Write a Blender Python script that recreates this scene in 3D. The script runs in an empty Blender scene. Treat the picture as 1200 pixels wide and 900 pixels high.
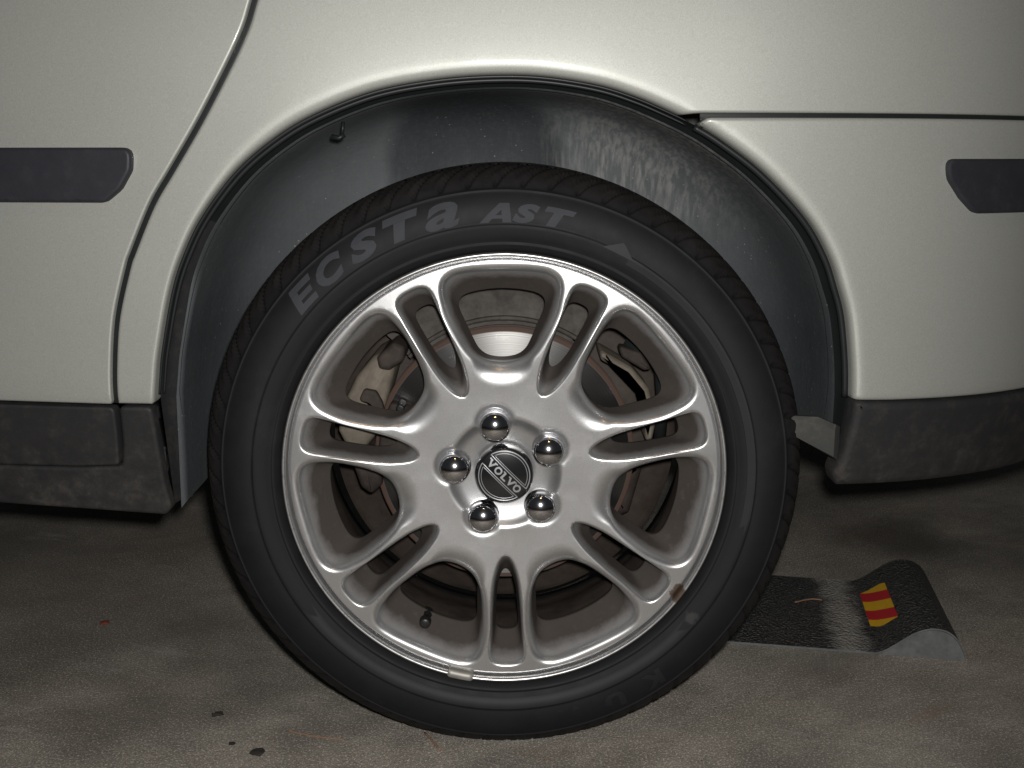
import bpy, math, random
import numpy as np
from mathutils import Vector, Matrix
from mathutils.geometry import delaunay_2d_cdt

R = math.radians
PI = math.pi
rng = random.Random(7)
nrg = np.random.default_rng(5)
scene = bpy.context.scene
col = scene.collection

# ------------------------------------------------------------------ camera, light, exposure
HUB = 0.3117                       # height of the wheel centre above the floor
cam_d = bpy.data.cameras.new('camera')
cam = bpy.data.objects.new('camera', cam_d)
col.objects.link(cam)
cam.location = (0.0056, -1.1054, 0.6387)
cam.rotation_euler = (R(90 - 11.676), 0, -0.0023)
cam_d.sensor_width = 36
cam_d.lens = 38.6
cam_d.clip_start = 0.02
cam_d.clip_end = 100
scene.camera = cam

world = bpy.data.worlds.new('World')
scene.world = world
world.use_nodes = True
wb = world.node_tree.nodes['Background']
wb.inputs[0].default_value = (0.85, 0.92, 1.0, 1)
wb.inputs[1].default_value = 0.022

def spot(name, loc, target, energy, size, blend, radius, color):
    d = bpy.data.lights.new(name, 'SPOT')
    d.energy = energy
    d.spot_size = R(size)
    d.spot_blend = blend
    d.shadow_soft_size = radius
    d.color = color
    o = bpy.data.objects.new(name, d)
    col.objects.link(o)
    o.location = loc
    o.rotation_euler = (Vector(target) - Vector(loc)).to_track_quat('-Z', 'Y').to_euler()
    return o

# the camera's flash, a hand's breadth above and right of the lens
spot('camera_flash', (0.024, -1.090, 0.672), (0.01, 0.0, 0.38), 56, 146, 1.0, 0.016, (1.0, 0.98, 0.955))
# the garage's own warm bulb, high up behind the photographer
d = bpy.data.lights.new('garage_bulb', 'POINT')
d.energy = 5.5
d.shadow_soft_size = 0.05
d.color = (1.0, 0.62, 0.30)
o = bpy.data.objects.new('garage_bulb', d)
col.objects.link(o)
o.location = (0.10, -1.25, 2.45)

scene.view_settings.view_transform = 'Standard'
scene.view_settings.look = 'None'
scene.view_settings.exposure = 0.0
scene.view_settings.gamma = 1.0
scene.view_settings.use_curve_mapping = False
scene.render.engine = 'CYCLES'
scene.cycles.max_bounces = 8

# ------------------------------------------------------------------ helpers
def link(name, me, parent=None, kind=None):
    o = bpy.data.objects.new(name, me)
    col.objects.link(o)
    if parent is not None:
        o.parent = parent
    if kind:
        o['kind'] = kind
    return o

def thing(o, label, cat, group=None):
    o['label'] = label
    o['category'] = cat
    if group:
        o['group'] = group
    return o

def mesh(name, verts, faces, mats, parent=None, smooth=True, mi=None, kind=None, loc=None):
    me = bpy.data.meshes.new(name)
    me.from_pydata([tuple(map(float, v)) for v in verts], [], [tuple(map(int, f)) for f in faces])
    if not isinstance(mats, (list, tuple)):
        mats = [mats]
    for m in mats:
        me.materials.append(m)
    me.polygons.foreach_set('use_smooth', [smooth] * len(me.polygons))
    if mi is not None:
        me.polygons.foreach_set('material_index', list(mi))
    me.validate()
    me.update()
    o = link(name, me, parent, kind)
    if loc is not None:
        o.location = loc
    return o

def recalc(o, sharp=None):
    import bmesh
    bm = bmesh.new()
    bm.from_mesh(o.data)
    bmesh.ops.recalc_face_normals(bm, faces=bm.faces)
    if sharp is not None:
        for e in bm.edges:
            if len(e.link_faces) == 2 and e.calc_face_angle(0) > R(sharp):
                e.smooth = False
    bm.to_mesh(o.data)
    bm.free()
    o.data.update()
    return o

def loft(rings, closed=True):
    """rings: list of equally long point lists -> verts, quads"""
    n = len(rings[0])
    V = [p for r in rings for p in r]
    F = []
    for k in range(len(rings) - 1):
        for i in range(n if closed else n - 1):
            j = (i + 1) % n
            F.append((k * n + i, k * n + j, (k + 1) * n + j, (k + 1) * n + i))
    return V, F

def revolve(prof, n=96, cx=0.0, cz=0.0, cap_first=False, cap_last=False):
    """prof: (radius, y) list, turned about the y axis"""
    rings = []
    for r, y in prof:
        rings.append([(cx + r * math.cos(2 * PI * i / n), y, cz + r * math.sin(2 * PI * i / n)) for i in range(n)])
    V, F = loft(rings)
    if cap_first:
        F.append(tuple(range(n)))
    if cap_last:
        b = (len(prof) - 1) * n
        F.append(tuple(range(b, b + n)))
    return V, F

def spline(pts, step, closed=False):
    """Catmull-Rom through pts, resampled about every step"""
    P = np.array(pts, float)
    n = len(P)
    out = []
    for i in range(n if closed else n - 1):
        if closed:
            a, b, c, d_ = P[(i - 1) % n], P[i], P[(i + 1) % n], P[(i + 2) % n]
        else:
            a, b, c, d_ = P[max(i - 1, 0)], P[i], P[i + 1], P[min(i + 2, n - 1)]
        m = max(2, int(np.linalg.norm(c - b) / step) * 3)
        for t in np.linspace(0, 1, m, endpoint=False):
            out.append(0.5 * (2 * b + (c - a) * t + (2 * a - 5 * b + 4 * c - d_) * t * t + (3 * b - a - 3 * c + d_) * t ** 3))
    if not closed:
        out.append(P[-1])
    return resample(np.array(out), step=step, closed=closed)

def resample(P, n=None, step=None, closed=False):
    Q = np.vstack([P, P[:1]]) if closed else P
    s = np.r_[0, np.cumsum(np.linalg.norm(np.diff(Q, axis=0), axis=1))]
    if n is None:
        n = max(2, int(round(s[-1] / step))) + (0 if closed else 1)
    t = np.linspace(0, s[-1], n, endpoint=not closed)
    return np.c_[[np.interp(t, s, Q[:, k]) for k in range(Q.shape[1])]].T

def inside(P, poly):
    x, y = P[:, 0], P[:, 1]
    r = np.zeros(len(P), bool)
    a = poly
    b = np.roll(poly, -1, axis=0)
    for (x0, y0), (x1, y1) in zip(a, b):
        if y0 == y1:
            continue
        c = ((y0 > y) != (y1 > y)) & (x < (x1 - x0) * (y - y0) / (y1 - y0) + x0)
        r ^= c
    return r

def dist_to(P, line):
    """distance of points to a polyline"""
    a, b = line[:-1], line[1:]
    ab = b - a
    L = (ab ** 2).sum(1) + 1e-12
    out = np.empty(len(P))
    for k in range(0, len(P), 2000):
        q = P[k:k + 2000]
        t = np.clip(((q[:, None] - a[None]) * ab[None]).sum(2) / L, 0, 1)
        dd = q[:, None] - (a[None] + t[..., None] * ab[None])
        out[k:k + 2000] = np.sqrt((dd ** 2).sum(2)).min(1)
    return out

def area2(P):
    x, y = P[:, 0], P[:, 1]
    return 0.5 * np.sum(x * np.roll(y, -1) - np.roll(x, -1) * y)

def normals2(P):
    """outward normals of a closed counter-clockwise loop"""
    t = np.roll(P, -1, axis=0) - np.roll(P, 1, axis=0)
    t /= np.linalg.norm(t, axis=1)[:, None] + 1e-12
    return np.c_[t[:, 1], -t[:, 0]]

def smoothstep(a, b, x):
    t = np.clip((x - a) / (b - a), 0, 1)
    return t * t * (3 - 2 * t)

def cdt(points, loops, keep):
    """constrained triangulation; keep(centroids) chooses triangles"""
    vs = [Vector(p) for p in points]
    ed = []
    for a, n in loops:
        ed += [(a + i, a + (i + 1) % n) for i in range(n)]
    v, e, f, ov, oe, of = delaunay_2d_cdt(vs, ed, [], 0, 1e-7)
    v = np.array([tuple(p) for p in v])
    f = np.array([t for t in f if len(t) == 3])
    orig = np.array([o[0] if o else -1 for o in ov])
    c = v[f].mean(1)
    k = keep(c)
    return v, f[k], orig

# ------------------------------------------------------------------ materials
class Mat:
    def __init__(self, name):
        self.m = bpy.data.materials.new(name)
        self.m.use_nodes = True
        self.t = self.m.node_tree
        self.b = self.t.nodes['Principled BSDF']
        self.co = self.t.nodes.new('ShaderNodeTexCoord').outputs['Object']
    def set(self, **k):
        for a, v in k.items():
            i = self.b.inputs[a.replace('_', ' ')]
            if hasattr(v, 'links') or hasattr(v, 'is_linked'):
                self.t.links.new(v, i)
            else:
                i.default_value = (*v, 1) if isinstance(v, tuple) and len(v) == 3 and i.type == 'RGBA' else v
        return self
    def noise(self, scale, detail=4, rough=0.55, stretch=None, rot=None, co=None):
        n = self.t.nodes.new('ShaderNodeTexNoise')
        n.inputs['Scale'].default_value = scale
        n.inputs['Detail'].default_value = detail
        n.inputs['Roughness'].default_value = rough
        c = co or self.co
        if rot:
            p = self.t.nodes.new('ShaderNodeMapping')
            p.inputs['Rotation'].default_value = rot
            self.t.links.new(c, p.inputs['Vector'])
            c = p.outputs[0]
        if stretch:
            p = self.t.nodes.new('ShaderNodeMapping')
            p.inputs['Scale'].default_value = stretch
            self.t.links.new(c, p.inputs['Vector'])
            c = p.outputs[0]
        self.t.links.new(c, n.inputs['Vector'])
        return n.outputs[0]
    def voro(self, scale):
        n = self.t.nodes.new('ShaderNodeTexVoronoi')
        n.inputs['Scale'].default_value = scale
        self.t.links.new(self.co, n.inputs['Vector'])
        return n.outputs['Distance']
    def ramp(self, v, a, b, lo=0.0, hi=1.0):
        n = self.t.nodes.new('ShaderNodeMapRange')
        n.inputs['From Min'].default_value = a
        n.inputs['From Max'].default_value = b
        n.inputs['To Min'].default_value = lo
        n.inputs['To Max'].default_value = hi
        self.t.links.new(v, n.inputs['Value'])
        return n.outputs[0]
    def math(self, op, a, b=None):
        n = self.t.nodes.new('ShaderNodeMath')
        n.operation = op
        for i, v in enumerate((a, b)):
            if v is None:
                continue
            if isinstance(v, (int, float)):
                n.inputs[i].default_value = v
            else:
                self.t.links.new(v, n.inputs[i])
        return n.outputs[0]
    def mix(self, f, a, b):
        n = self.t.nodes.new('ShaderNodeMix')
        n.data_type = 'RGBA'
        for i, v in ((0, f), (6, a), (7, b)):
            if isinstance(v, (int, float)):
                n.inputs[i].default_value = v
            elif isinstance(v, tuple):
                n.inputs[i].default_value = (*v, 1)
            else:
                self.t.links.new(v, n.inputs[i])
        return n.outputs[2]
    def xyz(self):
        n = self.t.nodes.new('ShaderNodeSeparateXYZ')
        self.t.links.new(self.co, n.inputs[0])
        return n.outputs
    def dist(self, p):
        n = self.t.nodes.new('ShaderNodeVectorMath')
        n.operation = 'DISTANCE'
        self.t.links.new(self.co, n.inputs[0])
        n.inputs[1].default_value = p
        return n.outputs['Value']
    def bump(self, h, strength=0.3, dist=0.001):
        n = self.t.nodes.new('ShaderNodeBump')
        n.inputs['Strength'].default_value = strength
        n.inputs['Distance'].default_value = dist
        self.t.links.new(h, n.inputs['Height'])
        self.t.links.new(n.outputs[0], self.b.inputs['Normal'])
        return self

def m_paint():
    a = Mat('silver_beige_metallic_paint')
    fl = a.noise(900, 2, 0.6)
    base = a.mix(a.ramp(fl, 0.35, 0.65), (0.330, 0.335, 0.307), (0.392, 0.397, 0.367))
    dust = a.noise(7, 5, 0.6)
    a.set(Base_Color=base, Metallic=0.30, Roughness=a.ramp(dust, 0.3, 0.7, 0.46, 0.52), Coat_Weight=0.5, Coat_Roughness=0.10)
    return a.m

def m_plastic(name, c0, c1, rough=0.55, dirt=(0.16, 0.135, 0.11), amount=0.35, zlow=None, bump=0.12):
    a = Mat(name)
    n1 = a.noise(46, 7, 0.72)
    n2 = a.noise(300, 3, 0.6)
    base = a.mix(n1, c0, c1)
    f = a.math('MULTIPLY', a.ramp(n1, 0.52, 0.80), amount)
    f = a.math('ADD', f, a.math('MULTIPLY', a.ramp(n2, 0.66, 0.74), amount * 0.6))
    if zlow is not None:
        z = a.xyz()[2]
        f = a.math('ADD', f, a.math('MULTIPLY', a.ramp(z, zlow + 0.10, zlow, 0, 1), a.ramp(n1, 0.40, 0.70, 0, amount)))
    base = a.mix(f, base, dirt)
    a.set(Base_Color=base, Roughness=a.ramp(n1, 0.3, 0.7, rough - 0.06, rough + 0.1))
    a.bump(n2, bump, 0.0006)
    return a.m

def m_alloy():
    a = Mat('silver_alloy_lacquer')
    fl = a.noise(1400, 2, 0.6)
    big = a.noise(14, 5, 0.6)
    base = a.mix(a.ramp(fl, 0.35, 0.65), (0.490, 0.490, 0.491), (0.610, 0.610, 0.611))
    x, y, z = a.xyz()
    # brake dust baked on the walls of the windows
    dn = a.noise(26, 5, 0.65)
    deep = a.math('ADD', y, a.math('MULTIPLY', dn, 0.012))
    ga = a.t.nodes.new('ShaderNodeAttribute')
    ga.attribute_name = 'grime'
    f = a.math('ADD', ga.outputs['Fac'], a.math('MULTIPLY', a.ramp(dn, 0.3, 0.7, -1, 1), 0.10))
    f = a.ramp(f, 0.05, 0.82, 0.0, 0.96)
    base = a.mix(f, base, a.mix(dn, (0.026, 0.020, 0.016), (0.054, 0.043, 0.035)))
    # speckled film of road dirt on the face
    f2 = a.math('MULTIPLY', a.ramp(a.noise(90, 6, 0.7), 0.56, 0.72), a.ramp(big, 0.35, 0.65, 0.03, 0.16))
    base = a.mix(f2, base, (0.26, 0.23, 0.20))
    # kerb rash with rust at one place of the rim edge
    k = a.dist((0.1885, 0.006, -0.1335))
    kn = a.math('ADD', k, a.math('MULTIPLY', a.noise(120, 4, 0.7), 0.012))
    rash = a.ramp(kn, 0.0185, 0.0155)
    base = a.mix(rash, base, (0.075, 0.052, 0.038))
    # scraped flange
    rad = a.math('SQRT', a.math('ADD', a.math('MULTIPLY', x, x), a.math('MULTIPLY', z, z)))
    chip = a.math('MULTIPLY', a.ramp(rad, 0.2290, 0.2300), a.ramp(a.noise(75, 6, 0.75), 0.52, 0.60))
    base = a.mix(a.math('MULTIPLY', chip, 0.4), base, (0.23, 0.19, 0.14))
    met = a.math('SUBTRACT', 0.88, a.math('MULTIPLY', f, 0.85))
    met = a.math('SUBTRACT', met, a.math('MULTIPLY', rash, 0.8))
    rough = a.math('ADD', a.math('ADD', a.ramp(big, 0.3, 0.7, 0.31, 0.36), a.math('MULTIPLY', f, 0.45)), a.math('MULTIPLY', f2, 0.3))
    a.set(Specular_IOR_Level=a.ramp(f, 0, 1, 0.5, 0.12))
    a.set(Base_Color=base, Metallic=met, Roughness=rough, Coat_Weight=a.ramp(f, 0, 1, 0.8, 0.05), Coat_Roughness=0.16)
    a.bump(a.noise(300, 3), 0.03, 0.0004)
    return a.m

def m_dusty(name, c0, c1, metallic=0.2, rough=0.6, scale=40):
    a = Mat(name)
    n = a.noise(scale, 6, 0.7)
    a.set(Base_Color=a.mix(a.ramp(n, 0.3, 0.7), c0, c1), Metallic=metallic, Roughness=rough)
    a.bump(a.noise(scale * 4, 3), 0.25, 0.001)
    return a.m

def m_rubber():
    a = Mat('black_tyre_rubber')
    n = a.noise(30, 6, 0.65)
    x, y, z = a.xyz()
    rad = a.math('SQRT', a.math('ADD', a.math('MULTIPLY', x, x), a.math('MULTIPLY', z, z)))
    base = a.mix(n, (0.0060, 0.0060, 0.0072), (0.0115, 0.0112, 0.0122))
    # brown road dust on the tread, grey scuffs on the wall
    tr = a.math('MULTIPLY', a.ramp(rad, 0.297, 0.312), a.ramp(a.noise(60, 5, 0.7), 0.35, 0.7, 0.08, 0.45))
    base = a.mix(tr, base, (0.030, 0.024, 0.019))
    sc = a.math('MULTIPLY', a.ramp(a.noise(11, 6, 0.75), 0.55, 0.75), 0.30)
    base = a.mix(sc, base, (0.024, 0.025, 0.029))
    sk = a.dist((0.2000, -0.006, -0.1560))
    skn = a.math('ADD', sk, a.math('MULTIPLY', a.noise(160, 4, 0.7), 0.016))
    base = a.mix(a.math('MULTIPLY', a.ramp(skn, 0.0165, 0.012), 0.4), base, (0.06, 0.06, 0.06))
    a.set(Base_Color=base, Roughness=a.ramp(n, 0.3, 0.7, 0.58, 0.70))
    a.b.inputs['Specular IOR Level'].default_value = 0.20
    a.bump(a.noise(420, 3), 0.12, 0.0005)
    return a.m

def m_plain(name, c, rough=0.5, metallic=0.0, scale=60, var=0.25, **k):
    a = Mat(name)
    n = a.noise(scale, 4, 0.6)
    a.set(Base_Color=a.mix(n, tuple(v * (1 - var) for v in c), tuple(min(1, v * (1 + var)) for v in c)), Roughness=rough, Metallic=metallic, **k)
    return a.m

def m_liner():
    a = Mat('dusty_black_liner_plastic')
    n = a.noise(9, 5, 0.6)
    fine = a.noise(160, 4, 0.65)
    base = a.mix(n, (0.043, 0.048, 0.052), (0.067, 0.073, 0.078))
    base = a.mix(a.math('MULTIPLY', a.ramp(fine, 0.5, 0.75), 0.35), base, (0.10, 0.10, 0.10))
    x, y, z = a.xyz()
    # dried splashes that ran down the wall, heavier to the right of the top
    run = a.noise(190, 3, 0.6, stretch=(1, 0.3, 0.09))
    blot = a.noise(30, 5, 0.7)
    patch = a.math('MULTIPLY', a.ramp(x, 0.04, 0.11), a.ramp(x, 0.32, 0.20))
    patch = a.math('MULTIPLY', patch, a.ramp(z, 0.53, 0.64))
    runs = a.math('MULTIPLY', a.ramp(run, 0.42, 0.64), a.ramp(blot, 0.22, 0.55, 0.35, 1))
    base = a.mix(a.math('MULTIPLY', patch, a.math('ADD', a.math('MULTIPLY', runs, 0.95), 0.10)), base, (0.30, 0.285, 0.27))
    weak = a.math('MULTIPLY', a.ramp(z, 0.5, 0.7), a.math('MULTIPLY', a.ramp(run, 0.50, 0.75), 0.20))
    base = a.mix(weak, base, (0.15, 0.15, 0.15))
    # a paler film, stronger higher up, left out over an arch-shaped patch
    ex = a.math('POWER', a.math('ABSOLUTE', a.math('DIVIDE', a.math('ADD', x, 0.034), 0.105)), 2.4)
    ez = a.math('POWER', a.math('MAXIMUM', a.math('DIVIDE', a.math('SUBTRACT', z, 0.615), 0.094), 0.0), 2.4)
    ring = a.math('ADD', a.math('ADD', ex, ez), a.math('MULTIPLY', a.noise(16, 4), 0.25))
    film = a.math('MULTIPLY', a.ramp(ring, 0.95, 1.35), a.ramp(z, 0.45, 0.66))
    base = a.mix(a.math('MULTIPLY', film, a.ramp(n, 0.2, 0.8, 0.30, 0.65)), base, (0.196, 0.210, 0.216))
    # grains of dried mud
    sp = a.ramp(a.voro(115), 0.13, 0.07)
    sp = a.math('MULTIPLY', sp, a.ramp(a.noise(25, 2), 0.52, 0.60))
    base = a.mix(a.math('MULTIPLY', sp, 0.7), base, (0.33, 0.31, 0.28))
    a.set(Base_Color=base, Roughness=0.62)
    a.bump(a.math('ADD', fine, run), 0.35, 0.0012)
    return a.m

def m_floor():
    a = Mat('stained_concrete')
    big = a.noise(2.2, 6, 0.62)
    mid = a.noise(11, 6, 0.65)
    fine = a.noise(190, 4, 0.7)
    base = a.mix(a.ramp(big, 0.32, 0.68), (0.215, 0.203, 0.183), (0.54, 0.512, 0.460))
    base = a.mix(a.math('MULTIPLY', a.ramp(mid, 0.38, 0.70), 0.5), base, (0.25, 0.225, 0.19))
    # broom marks and tyre smears, running obliquely
    st = a.noise(26, 6, 0.72, rot=(0, 0, R(-34)), stretch=(0.10, 1, 1))
    base = a.mix(a.math('MULTIPLY', a.ramp(st, 0.50, 0.72), 0.5), base, (0.17, 0.152, 0.132))
    st2 = a.noise(17, 6, 0.72, rot=(0, 0, R(-12)), stretch=(0.12, 1, 1))
    base = a.mix(a.math('MULTIPLY', a.ramp(st2, 0.54, 0.74), 0.45), base, (0.50, 0.475, 0.43))
    # rusty brown smears
    ru = a.noise(7.5, 6, 0.7, rot=(0, 0, R(-30)), stretch=(0.35, 1, 1))
    base = a.mix(a.math('MULTIPLY', a.ramp(ru, 0.60, 0.76), 0.38), base, (0.33, 0.20, 0.125))
    # one oily patch behind the parking stop
    px = Mat.dist(a, (0.66, 0.68, 0))
    pn = a.math('ADD', px, a.math('MULTIPLY', a.noise(9, 5, 0.7), 0.16))
    base = a.mix(a.math('MULTIPLY', a.ramp(pn, 0.20, 0.12), 0.75), base, (0.105, 0.090, 0.070))
    base = a.mix(a.math('MULTIPLY', a.ramp(fine, 0.40, 0.72), 0.65), base, (0.13, 0.122, 0.108))
    base = a.mix(a.math('MULTIPLY', a.ramp(a.noise(150, 5, 0.75), 0.52, 0.70), 0.5), base, (0.56, 0.53, 0.48))
    blot = a.noise(5.0, 7, 0.72)
    base = a.mix(a.math('MULTIPLY', a.ramp(blot, 0.46, 0.66), 0.50), base, (0.135, 0.124, 0.107))
    leftish = a.math('MULTIPLY', a.ramp(a.noise(1.3, 5, 0.6), 0.46, 0.58), 0.55)
    base = a.mix(leftish, base, (0.14, 0.13, 0.116))
    g2 = a.noise(520, 3, 0.8)
    base = a.mix(a.math('MULTIPLY', a.ramp(g2, 0.44, 0.60), 0.72), base, (0.135, 0.125, 0.110))
    g3 = a.noise(380, 3, 0.8)
    base = a.mix(a.math('MULTIPLY', a.ramp(g3, 0.53, 0.64), 0.75), base, (0.80, 0.76, 0.68))
    pore = a.math('MULTIPLY', a.ramp(a.voro(85), 0.14, 0.08), a.ramp(a.noise(14, 3), 0.50, 0.58))
    base = a.mix(a.math('MULTIPLY', pore, 0.75), base, (0.07, 0.06, 0.05))
    tone = a.mix(a.noise(3.3, 4), (1.04, 0.985, 0.925), (1.01, 0.99, 0.95))
    mu = a.t.nodes.new('ShaderNodeMix')
    mu.data_type = 'RGBA'
    mu.blend_type = 'MULTIPLY'
    mu.inputs[0].default_value = 1
    a.t.links.new(base, mu.inputs[6])
    a.t.links.new(tone, mu.inputs[7])
    base = mu.outputs[2]
    # broad dark stains, drip marks and rusty drags soaked into the slab
    s1 = a.noise(2.6, 7, 0.66)
    base = a.mix(a.math('MULTIPLY', a.ramp(s1, 0.46, 0.64), 0.42), base, (0.100, 0.093, 0.084))
    s2 = a.noise(8, 7, 0.72, rot=(0, 0, R(-30)), stretch=(0.4, 1, 1))
    base = a.mix(a.math('MULTIPLY', a.ramp(s2, 0.50, 0.68), 0.38), base, (0.110, 0.094, 0.078))
    s3 = a.noise(10, 6, 0.7, rot=(0, 0, R(-40)), stretch=(0.25, 1, 1))
    base = a.mix(a.math('MULTIPLY', a.ramp(s3, 0.60, 0.72), 0.40), base, (0.24, 0.135, 0.085))
    s4 = a.noise(22, 6, 0.75, rot=(0, 0, R(20)), stretch=(0.2, 1, 1))
    base = a.mix(a.math('MULTIPLY', a.ramp(s4, 0.58, 0.70), 0.35), base, (0.50, 0.48, 0.44))
    pn2 = a.math('ADD', px, a.math('MULTIPLY', a.noise(9, 5, 0.7), 0.16))
    base = a.mix(a.math('MULTIPLY', a.ramp(pn2, 0.21, 0.12), 0.6), base, (0.075, 0.064, 0.050))
    a.set(Base_Color=base, Roughness=a.ramp(mid, 0.3, 0.7, 0.72, 0.86))
    a.b.inputs['Specular IOR Level'].default_value = 0.35
    a.bump(a.math('ADD', a.math('ADD', a.math('MULTIPLY', fine, 0.7), a.math('MULTIPLY', g2, 0.8)), mid), 0.8, 0.002)
    return a.m

def m_disc():
    a = Mat('machined_brake_disc')
    x, y, z = a.xyz()
    rad = a.math('SQRT', a.math('ADD', a.math('MULTIPLY', x, x), a.math('MULTIPLY', z, z)))
    n = a.t.nodes.new('ShaderNodeTexNoise')
    n.noise_dimensions = '1D'
    n.inputs['Scale'].default_value = 900
    a.t.links.new(rad, n.inputs['W'])
    rust = a.math('MAXIMUM', a.ramp(rad, 0.1392, 0.1407), a.ramp(rad, 0.098, 0.095))
    base = a.mix(n.outputs[0], (0.075, 0.073, 0.070), (0.17, 0.166, 0.162))
    base = a.mix(rust, base, a.mix(a.noise(60, 5), (0.070, 0.034, 0.021), (0.045, 0.030, 0.023)))
    a.set(Base_Color=base, Metallic=a.ramp(rust, 0, 1, 1.0, 0.05), Roughness=a.ramp(rust, 0, 1, 0.36, 0.8))
    a.b.inputs['Anisotropic'].default_value = 0.75
    tg = a.t.nodes.new('ShaderNodeTangent')
    tg.direction_type = 'RADIAL'
    tg.axis = 'Y'
    a.b.inputs['Anisotropic Rotation'].default_value = 0.25
    a.t.links.new(tg.outputs[0], a.b.inputs['Tangent'])
    a.bump(n.outputs[0], 0.15, 0.0003)
    return a.m

def m_grit():
    a = Mat('black_grit_coating')
    g = a.noise(210, 4, 0.75)
    sp = a.ramp(a.noise(300, 3, 0.75), 0.56, 0.66)
    base = a.mix(a.ramp(g, 0.35, 0.70), (0.016, 0.016, 0.016), (0.070, 0.066, 0.061))
    base = a.mix(a.math('MULTIPLY', sp, 0.5), base, (0.20, 0.185, 0.165))
    # concrete dust worn into the crease where wheels stop
    x, y, z = a.xyz()
    w = a.math('SUBTRACT', 0.148, x)
    w = a.math('ABSOLUTE', w)
    w = a.math('ADD', w, a.math('MULTIPLY', a.noise(34, 5, 0.7), 0.055))
    wear = a.math('MULTIPLY', a.ramp(w, 0.060, 0.036), a.ramp(x, 0.185, 0.172))
    base = a.mix(a.math('MULTIPLY', wear, 0.85), base, a.mix(g, (0.26, 0.24, 0.21), (0.48, 0.45, 0.40)))
    a.set(Base_Color=base, Roughness=a.ramp(wear, 0, 1, 0.36, 0.75))
    a.bump(a.math('ADD', g, a.voro(260)), 1.0, 0.006)
    return a.m

PAINT = m_paint()
TRIM = m_plastic('charcoal_trim_plastic', (0.0205, 0.021, 0.0265), (0.0225, 0.023, 0.029), 0.55, amount=0.06)
CLAD = m_plastic('scuffed_grey_cladding_plastic', (0.0185, 0.0185, 0.0195), (0.0240, 0.0238, 0.0245), 0.6, amount=0.15, zlow=0.27)
SEAL = m_plain('black_rubber_seal', (0.012, 0.014, 0.014), 0.42)
SHELL = m_plain('dark_body_cavity', (0.05, 0.05, 0.052), 0.6)
GREY = m_plain('sealed_grey_seam', (0.16, 0.16, 0.19), 0.5)
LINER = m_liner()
FLAP = m_plastic('grimy_flap_plastic', (0.032, 0.035, 0.036), (0.060, 0.058, 0.052), 0.6, amount=0.35)
ALLOY = m_alloy()
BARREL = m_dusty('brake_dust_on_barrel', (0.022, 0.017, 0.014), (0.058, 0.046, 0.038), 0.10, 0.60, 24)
RUBBER = m_rubber()
LETTER = m_plain('matt_raised_rubber', (0.032, 0.034, 0.040), 0.75)
LETTER_DIM = m_plain('worn_raised_rubber', (0.0125, 0.0125, 0.0142), 0.6)
CHROME = m_plain('chrome', (0.66, 0.66, 0.68), 0.13, 1.0, var=0.04)
BLACK = m_plain('gloss_black_plastic', (0.010, 0.010, 0.011), 0.22, var=0.3, Coat_Weight=0.6, Coat_Roughness=0.08)
SILVER = m_plain('satin_silver_print', (0.42, 0.43, 0.44), 0.35, 0.6)
VALVE = m_plain('black_valve_rubber', (0.012, 0.012, 0.012), 0.38)
LEAD = m_plain('dull_zinc_weight', (0.24, 0.23, 0.21), 0.5, 0.6, 90, 0.4)
DISC = m_disc()
CAST = m_dusty('tan_dusty_casting', (0.095, 0.080, 0.064), (0.185, 0.160, 0.128), 0.05, 0.7, 35)
IRON = m_dusty('brown_grimy_iron', (0.018, 0.014, 0.012), (0.048, 0.038, 0.032), 0.05, 0.7, 45)
STEEL = m_dusty('galvanised_steel', (0.20, 0.21, 0.22), (0.33, 0.34, 0.345), 0.70, 0.36, 60)
SHIELD = m_dusty('grey_brown_grimy_plate', (0.032, 0.028, 0.025), (0.085, 0.076, 0.067), 0.05, 0.65, 55)
GRIT = m_grit()
RED = m_plain('red_reflective_film', (0.50, 0.025, 0.030), 0.35, 0, 200, 0.15)
YELLOW = m_plain('yellow_reflective_film', (0.70, 0.40, 0.020), 0.35, 0, 200, 0.15)
CONCRETE = m_floor()
NEEDLE = m_plain('dry_orange_needle', (0.22, 0.125, 0.075), 0.7)
CRUMB = m_plain('dark_dirt_crumb', (0.022, 0.018, 0.015), 0.9)
CHIP = m_plain('red_leaf_scrap', (0.17, 0.045, 0.028), 0.7)

for m_, sp in ((FLAP, .05), (LETTER, .30), (LETTER_DIM, .26), (SEAL, .25), (CAST, .2), (IRON, .2), (SHIELD, .2), (BARREL, .25), (LINER, .18), (TRIM, .35), (CLAD, .35)):
    m_.node_tree.nodes['Principled BSDF'].inputs['Specular IOR Level'].default_value = sp

# ------------------------------------------------------------------ floor
N = 60
V = [(-6 + 12 * i / N, -4 + 12 * j / N, 0) for j in range(N + 1) for i in range(N + 1)]
F = [(j * (N + 1) + i, j * (N + 1) + i + 1, (j + 1) * (N + 1) + i + 1, (j + 1) * (N + 1) + i) for j in range(N) for i in range(N)]
mesh('garage_floor', V, F, CONCRETE, kind='structure')

# ------------------------------------------------------------------ the car's skin
car = thing(link('parked_car', None), 'silver beige car with dark grey trim strips and a silver alloy wheel on concrete', 'car')
car.location = (0, 0, 0)

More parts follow.
